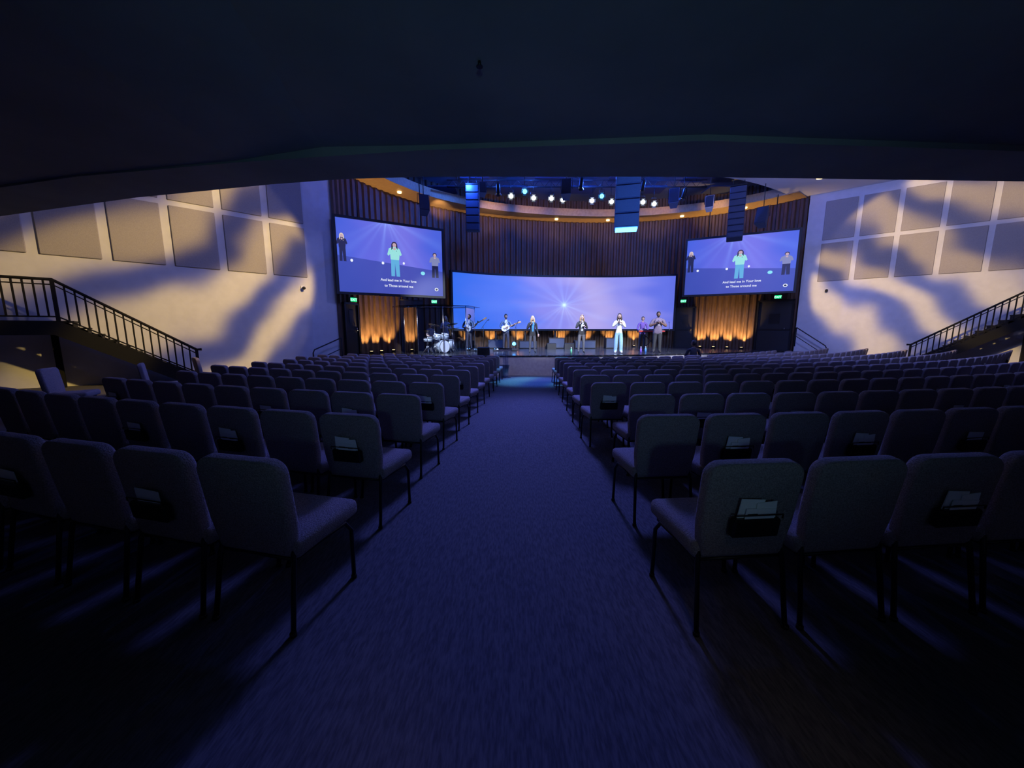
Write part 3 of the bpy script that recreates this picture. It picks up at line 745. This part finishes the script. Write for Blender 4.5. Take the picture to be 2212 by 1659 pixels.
# drummer (seated), percussionist, keyboardist
seat=dict(pelvis=(0,.05,.30),waist=(0,.045,.39),chest=(0,.03,.49),neckb=(0,.02,.585),neck=(0,.01,.65),shR=(-.098,.02,.575),shL=(.098,.02,.575),
  elR=(-.15,-.03,.43),wrR=(-.07,-.16,.44),elL=(.15,-.03,.43),wrL=(.08,-.16,.45),hipR=(-.06,.03,.285),hipL=(.06,.03,.285),knR=(-.10,-.20,.275),knL=(.10,-.20,.275),anR=(-.10,-.20,.045),anL=(.10,-.20,.045),toR=(-.11,-.29,.018),toL=(.11,-.29,.018))
KX,KY,KR=-3.2,16.95,math.radians(50)
dx_,dy_=rot(KR,0,.76)
p,J=person('drummer',(KX+dx_,KY+dy_,SZ),KR,1.78,dict(seat,knR=(-.15,-.19,.275),knL=(.15,-.19,.275),anR=(-.17,-.19,.045),anL=(.17,-.19,.045),toR=(-.19,-.27,.018),toL=(.19,-.27,.018)),top=(.36,.38,.42),pants=(.05,.05,.07),hair=(.09,.05,.03),sleeve=.5,skin=(.62,.4,.32),shirt_hem=.5)
mb=MB()
for sd in ('R','L'):
    w=J['wr'+sd]; mb.tube([w+Vector((0,.04,-.02)),w+Vector((0.0,-.32,.06))],[.009,.006],0,6)
mb.obj('drumsticks',[M_wood],parent=p)
p,J=person('percussionist',(-3.3,18.6,SZ),math.radians(15),1.72,dict(elR=(-.15,-.03,.65),wrR=(-.06,-.13,.66),elL=(.15,-.03,.65),wrL=(.07,-.13,.66)),top=(.28,.26,.30),pants=(.04,.04,.06),hair=(.5,.36,.18),longhair=True,skin=(.66,.44,.35))
p,J=person('keyboardist',(6.55,18.8,SZ),math.radians(-10),1.70,dict(elR=(-.15,-.03,.63),wrR=(-.09,-.16,.60),elL=(.15,-.03,.63),wrL=(.09,-.16,.60)),top=(.16,.08,.35),pants=(.03,.03,.05),hair=(.03,.02,.02),skin=(.5,.3,.22),curl=(.4,.4))
def keyboard(x,y,rz):
    mb=MB(); mb.box((0,0,.98),(1.25,.32,.1),0,bev=.015,seg=1,smooth=False); mb.box((0,-.165,.98),(1.2,.01,.05),3)
    for k in range(36): mb.box((-.56+k*.032,.08,1.035),(.029,.14,.012),1)
    for k in range(36):
        if k%7 in (0,1,3,4,5): mb.box((-.544+k*.032,.05,1.045),(.015,.09,.012),0)
    for sx in (-1,1): mb.tube([(sx*.45,-.2,.02),(-sx*.4,.12,.93)],.018,2,8); mb.tube([(sx*.45,-.25,.02),(sx*.45,.25,.02)],.018,2,8); mb.tube([(sx*.4,-.12,.92),(sx*.4,.14,.92)],.018,2,8)
    mb.obj('stage_keyboard',[M_black,M_white,M_blackm,mat('keyboard_red',(.5,.03,.03),.4)],(x,y,SZ),rz)
keyboard(6.75,18.15,math.radians(-10))
# seated man in the front row (turned to the side)
p,J=person('seated_man',(fx,fy,zf(fx,fy)+.045),math.radians(165),1.80,dict(seat,elR=(-.15,-.02,.43),elL=(.15,-.02,.43)),top=(.03,.03,.04),pants=(.03,.03,.04),hair=(.02,.015,.012),skin=(.28,.15,.1),look=60)

# drum kit
def drumkit(x,y,rz):
    mb=MB(); 
    def drum(c,ax,r,L,tilt=0):
        ax=Vector(ax).normalized(); c=Vector(c)
        mb.tube([c-ax*L/2,c+ax*L/2],r,0,24)
        for s_ in(-1,1): mb.tube([c+ax*s_*(L/2-.012),c+ax*s_*(L/2+.012)],r*1.03,1,24); mb.tube([c+ax*s_*(L/2+.012),c+ax*s_*(L/2+.014)],r*.96,2,24)
        for k in range(8):
            t=k*math.pi/4; u=ax.orthogonal().normalized(); v=ax.cross(u); q=c+(u*math.cos(t)+v*math.sin(t))*r*1.02; mb.tube([q-ax*L*.35,q+ax*L*.35],.008,1,5)
    drum((0,0,.295),(0,-1,.0),.28,.42); drum((-.26,.0,.74),(.0,-.3,1),.16,.2); drum((.2,.02,.75),(0,-.3,1),.17,.22); drum((.66,.28,.38),(0,-.05,1),.22,.38); drum((-.55,.3,.6),(0,0,1),.18,.14)
    for q in ((-.1,-.05,.5),(.08,-.05,.5)): mb.tube([q,(q[0]*2.4,0,.72)],.012,1,6)
    for sx in (-1,1): mb.tube([(sx*.25,-.12,.2),(sx*.36,-.28,.01)],.012,1,6)
    for a in range(3):
        t=a*2.1; 
        mb.tube([(.66+.2*math.cos(t),.28+.2*math.sin(t),.3),(.66+.26*math.cos(t),.28+.26*math.sin(t),.01)],.01,1,6)
        mb.tube([(-.55,.3,.3),(-.55+.24*math.cos(t),.3+.24*math.sin(t),.01)],.01,1,6)
    mb.tube([(-.55,.3,.28),(-.55,.3,.52)],.012,1,6)
    for (cx,cy,cz,r,tl) in ((-.75,.05,1.0,.2,0),(-.5,-.15,1.25,.25,.25),(.55,-.1,1.3,.27,-.25),(.95,.25,1.1,.28,-.2)):
        mb.tube([(cx,cy,0.05),(cx,cy,cz)],.011,1,6)
        for a in range(3): t=a*2.1; mb.tube([(cx,cy,.35),(cx+.26*math.cos(t),cy+.26*math.sin(t),.01)],.009,1,6)
        mx=Matrix.Translation((cx,cy,cz))@Matrix.Rotation(tl,4,'Y'); mb.tube([(0,0,-.006),(0,0,0),(0,0,.02)],[r,r*.98,.03],3,24,mx=mx)
    # stool
    sy=.84
    mb.tube([(0,sy,.36),(0,sy,.42)],.17,4,16); mb.tube([(0,sy,.1),(0,sy,.36)],.02,1,8)
    for a in range(3): t=a*2.1+.4; mb.tube([(0,sy,.25),(.25*math.cos(t),sy+.25*math.sin(t),.01)],.012,1,6)
    mb.obj('drum_kit',[mat('drum_shell',(.55,.6,.65),.25,metal=.3),M_steel,M_white,mat('cymbal_brass',(.75,.55,.22),.25,metal=1),M_black],(x,y,SZ),rz)
drumkit(KX,KY,KR)
# drum shield
mb=MB(); pts=[(-4.9,17.9),(-4.75,16.55),(-4.0,15.85),(-2.9,15.8),(-2.0,16.3),(-1.75,17.5)]
for a,b in zip(pts[:-1],pts[1:]):
    A=Vector((*a,0));B=Vector((*b,0)); d=(B-A).normalized(); n=Vector((d.y,-d.x,0))*.006
    mb.prism([(A.x+d.x*.02,A.y+d.y*.02),(B.x-d.x*.02,B.y-d.y*.02),(B.x-d.x*.02+n.x,B.y-d.y*.02+n.y),(A.x+d.x*.02+n.x,A.y+d.y*.02+n.y)],0,2.0,0)
for a in pts: mb.tube([(a[0],a[1],0),(a[0],a[1],2.05)],.016,1,6)
for a,b in zip(pts[:-1],pts[1:]): mb.tube([(a[0],a[1],2.0),(b[0],b[1],2.0)],.012,1,6)
mb.prism([(-5.4,17.0),(-4.9,16.2),(-4.0,15.65),(-2.9,15.6),(-1.85,16.15),(-1.5,17.6),(-2.9,18.2),(-4.6,18.2)],2.05,2.075,2)
mb.obj('drum_shield',[M_clear,M_steel,M_lid],(0,0,SZ))

# mic stands, monitors, bottles, pedalboards, moving head, lectern
def mic_stand(x,y,h,rz=0):
    mb=MB(); mb.tube([(0,0,0),(0,0,.02)],.13,0,18); mb.tube([(0,0,.02),(0,0,h*.8)],.011,0,8); mb.tube([(0,.15,h*.74),(0,-.35,h)],.009,0,6); mb.tube([(0,-.35,h),(0,-.47,h+.02)],[.012,.022],0,8)
    mb.obj('microphone_stand',[M_blackm],(x,y,SZ),rz)
mic_stand(-1.35,17.6,1.5,2.6); mic_stand(.2,19.1,1.5,2.8); mic_stand(7.6,18.1,1.4,2.8)
def wedge(x,y,rz):
    mb=MB()
    out=[(-.2,0),(.2,0),(.2,.12),(-.08,.34),(-.2,.3)]
    mb.prism([(p[0],p[1]) for p in out],-.25,.25,0,mx=Matrix(((0,0,1,0),(1,0,0,0),(0,1,0,0),(0,0,0,1))))
    mb.add([(-.22,.185,.13),(.22,.185,.13),(.22,-.06,.325),(-.22,-.06,.325)],[[0,1,2,3]],1,mx=Matrix.Translation((0,.012,.012)))
    mb.obj('stage_monitor_wedge',[M_black,M_spk],(x,y,SZ),rz)
wedge(-1.2,15.75,0); wedge(2.1,20.2,.2); wedge(3.1,20.3,0)
def bottle(x,y,c,lab):
    mb=MB(); mb.tube([(0,0,0),(0,0,.18),(0,0,.21),(0,0,.25)],[.042,.042,.022,.02],0,14); mb.tube([(0,0,.25),(0,0,.29)],.024,1,12)
    mb.obj('water_bottle',[mat(lab,c,.3),M_white],(x,y,SZ))
bottle(2.6,16.3,(.15,.5,.3),'bottle_green'); bottle(5.9,17.0,(.2,.1,.6),'bottle_violet'); bottle(6.15,17.1,(.1,.3,.8),'bottle_blue')
def pedalboard(x,y,rz):
    mb=MB(); mb.box((0,0,.04),(.7,.35,.04),0,bev=.01,seg=1,smooth=False)
    for k in range(5): mb.box((-.26+k*.13,.0,.085),(.09,.13,.05),1 if k%2 else 2,bev=.008,seg=1,smooth=False); mb.ell((-.26+k*.13,.03,.115),(.012,.012,.008),3,8,5)
    for sx in (-1,1): mb.box((sx*.3,0,.01),(.04,.3,.02),0)
    mb.obj('guitar_pedalboard',[M_black,M_white,M_steel,M_blue],(x,y,SZ),rz)
pedalboard(-.6,18.5,.1); pedalboard(-1.5,18.2,.4)
mb=MB(); mb.box((0,0,.06),(.28,.28,.12),0,bev=.02); mb.box((-.13,0,.26),(.03,.12,.3),0); mb.box((.13,0,.26),(.03,.12,.3),0); mb.ell((0,0,.36),(.11,.12,.13),0); mb.tube([(0,-.09,.36),(0,-.14,.36)],.09,1,16)
mb.obj('moving_head_light',[M_black,M_blue],(.1,18.5,SZ),0)
mb=MB(); mb.box((0,0,.015),(.4,.35,.03),0,bev=.005,seg=1,smooth=False); mb.box((0,0,.52),(.22,.02,1.0),0); mb.box((0,-.08,.52),(.02,.16,1.0),0); mb.box((0,0,0),(.5,.4,.02),0,mx=Matrix.Translation((0,-.02,1.08))@Matrix.Rotation(math.radians(-18),4,'X'))
mb.obj('acrylic_lectern',[clearmat('lectern_acrylic',(.75,.8,.9),.5)],(-.25,14.35,zf(-.25,14.35)))
# equipment under LED wall
mb=MB()
for (x,w,h) in ((-.9,.9,.5),(.9,1.0,.42),(2.5,.9,.6),(4.1,1.2,.45),(5.6,.7,.6)):
    mb.box((x,21.2,h/2),(w,.5,h),0,bev=.02,seg=1,smooth=False); mb.box((x,20.94,h/2),(w*.9,.02,h*.8),1)
mb.obj('guitar_amplifiers',[M_black,M_spk],(0,-.15,SZ))

# ------------------------------------------------------------------ lights
def spot(name,loc,tgt,P,col,ang,blend=.5,size=.1,gobo=None):
    ld=bpy.data.lights.new(name,'SPOT'); ld.energy=P; ld.color=col; ld.spot_size=math.radians(ang); ld.spot_blend=blend; ld.shadow_soft_size=size
    o=bpy.data.objects.new(name,ld); COL.objects.link(o); o.location=loc
    o.rotation_euler=(Vector(tgt)-Vector(loc)).to_track_quat('-Z','Y').to_euler()
    if gobo:
        ld.use_nodes=True; nt=ld.node_tree; N=nt.nodes; L=nt.links; em=N['Emission']
        tc=N.new('ShaderNodeTexCoord'); sx=N.new('ShaderNodeSeparateXYZ'); L.new(tc.outputs['Normal'],sx.inputs[0])
        dv=N.new('ShaderNodeVectorMath'); dv.operation='DIVIDE'; cb=N.new('ShaderNodeCombineXYZ')
        for i in range(3): L.new(sx.outputs[2],cb.inputs[i])
        L.new(tc.outputs['Normal'],dv.inputs[0]); L.new(cb.outputs[0],dv.inputs[1])
        mp=N.new('ShaderNodeMapping'); mp.inputs['Rotation'].default_value=(0,0,gobo.get('rot',0)); mp.inputs['Location'].default_value=gobo.get('loc',(0,0,0)); L.new(dv.outputs[0],mp.inputs[0])
        wv=N.new('ShaderNodeTexWave'); wv.inputs['Scale'].default_value=gobo['scale']; wv.inputs['Distortion'].default_value=gobo['dist']; wv.inputs['Detail'].default_value=2; wv.inputs['Detail Scale'].default_value=gobo.get('ds',1.2); wv.wave_type='BANDS'
        L.new(mp.outputs[0],wv.inputs['Vector'])
        cr=N.new('ShaderNodeValToRGB'); e=cr.color_ramp.elements; e[0].position=.0; e[0].color=(*gobo['c0'],1); e[1].position=1.0; e[1].color=(*gobo['c1'],1)
        cr.color_ramp.interpolation='EASE'
        L.new(wv.outputs['Fac'],cr.inputs[0]); L.new(cr.outputs[0],em.inputs[0])
    return o
def area(name,loc,tgt,P,col,sx,sy=None):
    ld=bpy.data.lights.new(name,'AREA'); ld.energy=P; ld.color=col; ld.shape='RECTANGLE'; ld.size=sx; ld.size_y=sy or sx
    o=bpy.data.objects.new(name,ld); COL.objects.link(o); o.location=loc; o.rotation_euler=(Vector(tgt)-Vector(loc)).to_track_quat('-Z','Y').to_euler(); return o
def point(name,loc,P,col,r=.05):
    ld=bpy.data.lights.new(name,'POINT'); ld.energy=P; ld.color=col; ld.shadow_soft_size=r
    o=bpy.data.objects.new(name,ld); COL.objects.link(o); o.location=loc; return o
spot('gobo_spotlight',(-1.0,8.2,5.6),(-10.4,11.4,3.3),4200,(1,1,1),50,.14,.12,dict(scale=1.5,dist=7,ds=1.5,rot=.9,c0=(.05,.045,.06),c1=(1,.68,.19)))
spot('gobo_spotlight',(7.0,8.6,5.6),(17.8,15.8,3.6),6600,(1,1,1),39,.12,.12,dict(scale=2.1,dist=7.5,ds=1.6,rot=2.3,c0=(.05,.045,.06),c1=(1,.68,.19)))
# blue house wash
area('house_wash_light',(-2,8.5,6.4),(-9,12.5,2),150,(.17,.23,1),2,1)
area('house_wash_light',(8,9.5,6.4),(15,16,2),220,(.17,.23,1),2,1)
area('ceiling_wash_light',(9,9,5.2),(14,15,7.7),300,(.38,.44,1),1.5)
spot('corner_wash',(0,11,6.5),(-7.3,14.8,3.5),300,(.30,.34,1),24,.8,.1)
spot('corner_wash',(7,12,6.5),(14.8,18.4,3.5),420,(.30,.34,1),20,.8,.1)
spot('stage_backlight',(1.5,16.6,7.3),(.5,6.2,0),9000,(.15,.19,1.0),32,1,.7)
spot('stage_backlight',(4.5,17,7.3),(7,11.5,0),1000,(.16,.19,1.0),44,1,.5)
spot('stage_backlight',(-1.5,17,7.3),(-4,11,0),800,(.16,.19,1.0),44,1,.5)
spot('aisle_spot',(2,16.5,7.3),(.75,13.2,-.4),9000,(1,1,1),24,.8,.08,dict(scale=1.2,dist=4,c0=(.03,.12,.7),c1=(.12,.5,1)))
# stage front wash
for x,t in ((-3,-3),(1,1),(4,4),(7,7)):
    spot('stage_front_wash',(x+1,9.5,7.0),(t,17.5,1.1),8500,(.80,.86,1),28,.6,.1)
spot('fascia_wash',(1.0,8.5,6.6),(.8,15.1,-.1),1300,(.6,.55,1),26,.6,.1)
spot('stage_blue_wash',(2,16.4,7.5),(2,20,.4),3200,(.1,.3,1),90,.7,.1)
# amber uplights (fixtures on the stage deck)
def uplight(x,y,P,spread=75):
    i=nearest(x,y); p=wp[i]+wnorm(i)*.42
    mb=MB(); mb.box((0,0,.05),(.16,.16,.1),0,bev=.01,seg=1,smooth=False); mb.tube([(0,0,.1),(0,0,.11)],.06,1,12); mb.obj('uplight_fixture',[M_blackm,M_warm],(p.x,p.y,SZ))
    q=p-wnorm(i)*.36
    spot('amber_uplight',(p.x,p.y,SZ+.14),(q.x,q.y,SZ+1.4),P,(1,.60,.20),spread,.8,.04)
for x,y in ((-6.65,16.7),(-6.35,17.3),(-6.0,17.95)): uplight(x,y,480)
for x,y in ((11.0,21.8),(11.6,21.4),(12.2,21.0),(12.75,20.6)): uplight(x,y,520)
for x,y in ((-2.6,21.3),(-1.2,21.95),(.4,22.5),(3.0,23.0),(4.6,23.1),(6,23.1),(7.5,23.0)): uplight(x,y,380)
# dim wall wash from ring soffit
for f in (.15,.35,.5,.65,.85):
    i=int(f*(len(wp)-1)); p=wp[i]+wnorm(i)*1.0
    spot('downlight',(p.x,p.y,7.6),(wp[i].x,wp[i].y,5),20,(1,.7,.4),110,1,.05)
for x in (-2,0.5,3.5,7.0): point('recess_blue_light',(x,17.6,7.9),340,(.03,.13,1),.05)
for x in (-3.5,-1,1,3,5,7.5,10): spot('ring_uplight',(x,18.6,7.2),(x*1.06,21.7-(.03*(x-3.5)**2),7.72),260,(1,.66,.34),46,1,.1)
spot('blue_special',(3.2,8.5,6.6),(4.25,14.5,6.0),520,(.08,.28,1),22,.4,.1)
# unseen fill added behind the camera for soffit and chair backs; then entry downlight
point('rear_fill_point',(-1.6,-3.0,2.0),1.3,(.42,.62,.95),.1)
point('rear_fill_point',(3.0,-3.0,2.0),1.6,(.42,.62,.95),.1)
spot('soffit_fill_spot',(.3,-2.6,1.9),(.3,3.4,3.5),110,(.30,.68,.92),80,1,.1)  # unseen fill spot added to lift the balcony soffit
spot('entry_downlight',(.6,-.5,3.2),(.35,.85,0),26,(1,1,1),46,1,.05,dict(scale=.5,dist=5,c0=(.08,.10,.35),c1=(.9,.7,.5)))
w=bpy.data.worlds.new('World'); S.world=w; w.use_nodes=True
w.node_tree.nodes['Background'].inputs[0].default_value=(.01,.012,.03,1); w.node_tree.nodes['Background'].inputs[1].default_value=.3

# ------------------------------------------------------------------ camera
cd=bpy.data.cameras.new('Camera'); cam=bpy.data.objects.new('Camera',cd); COL.objects.link(cam)
cam.location=(0,0,1.46); cam.rotation_euler=(math.radians(90-8.43),0,0); cd.lens=13.02; cd.sensor_width=36; cd.clip_start=.05
S.camera=cam
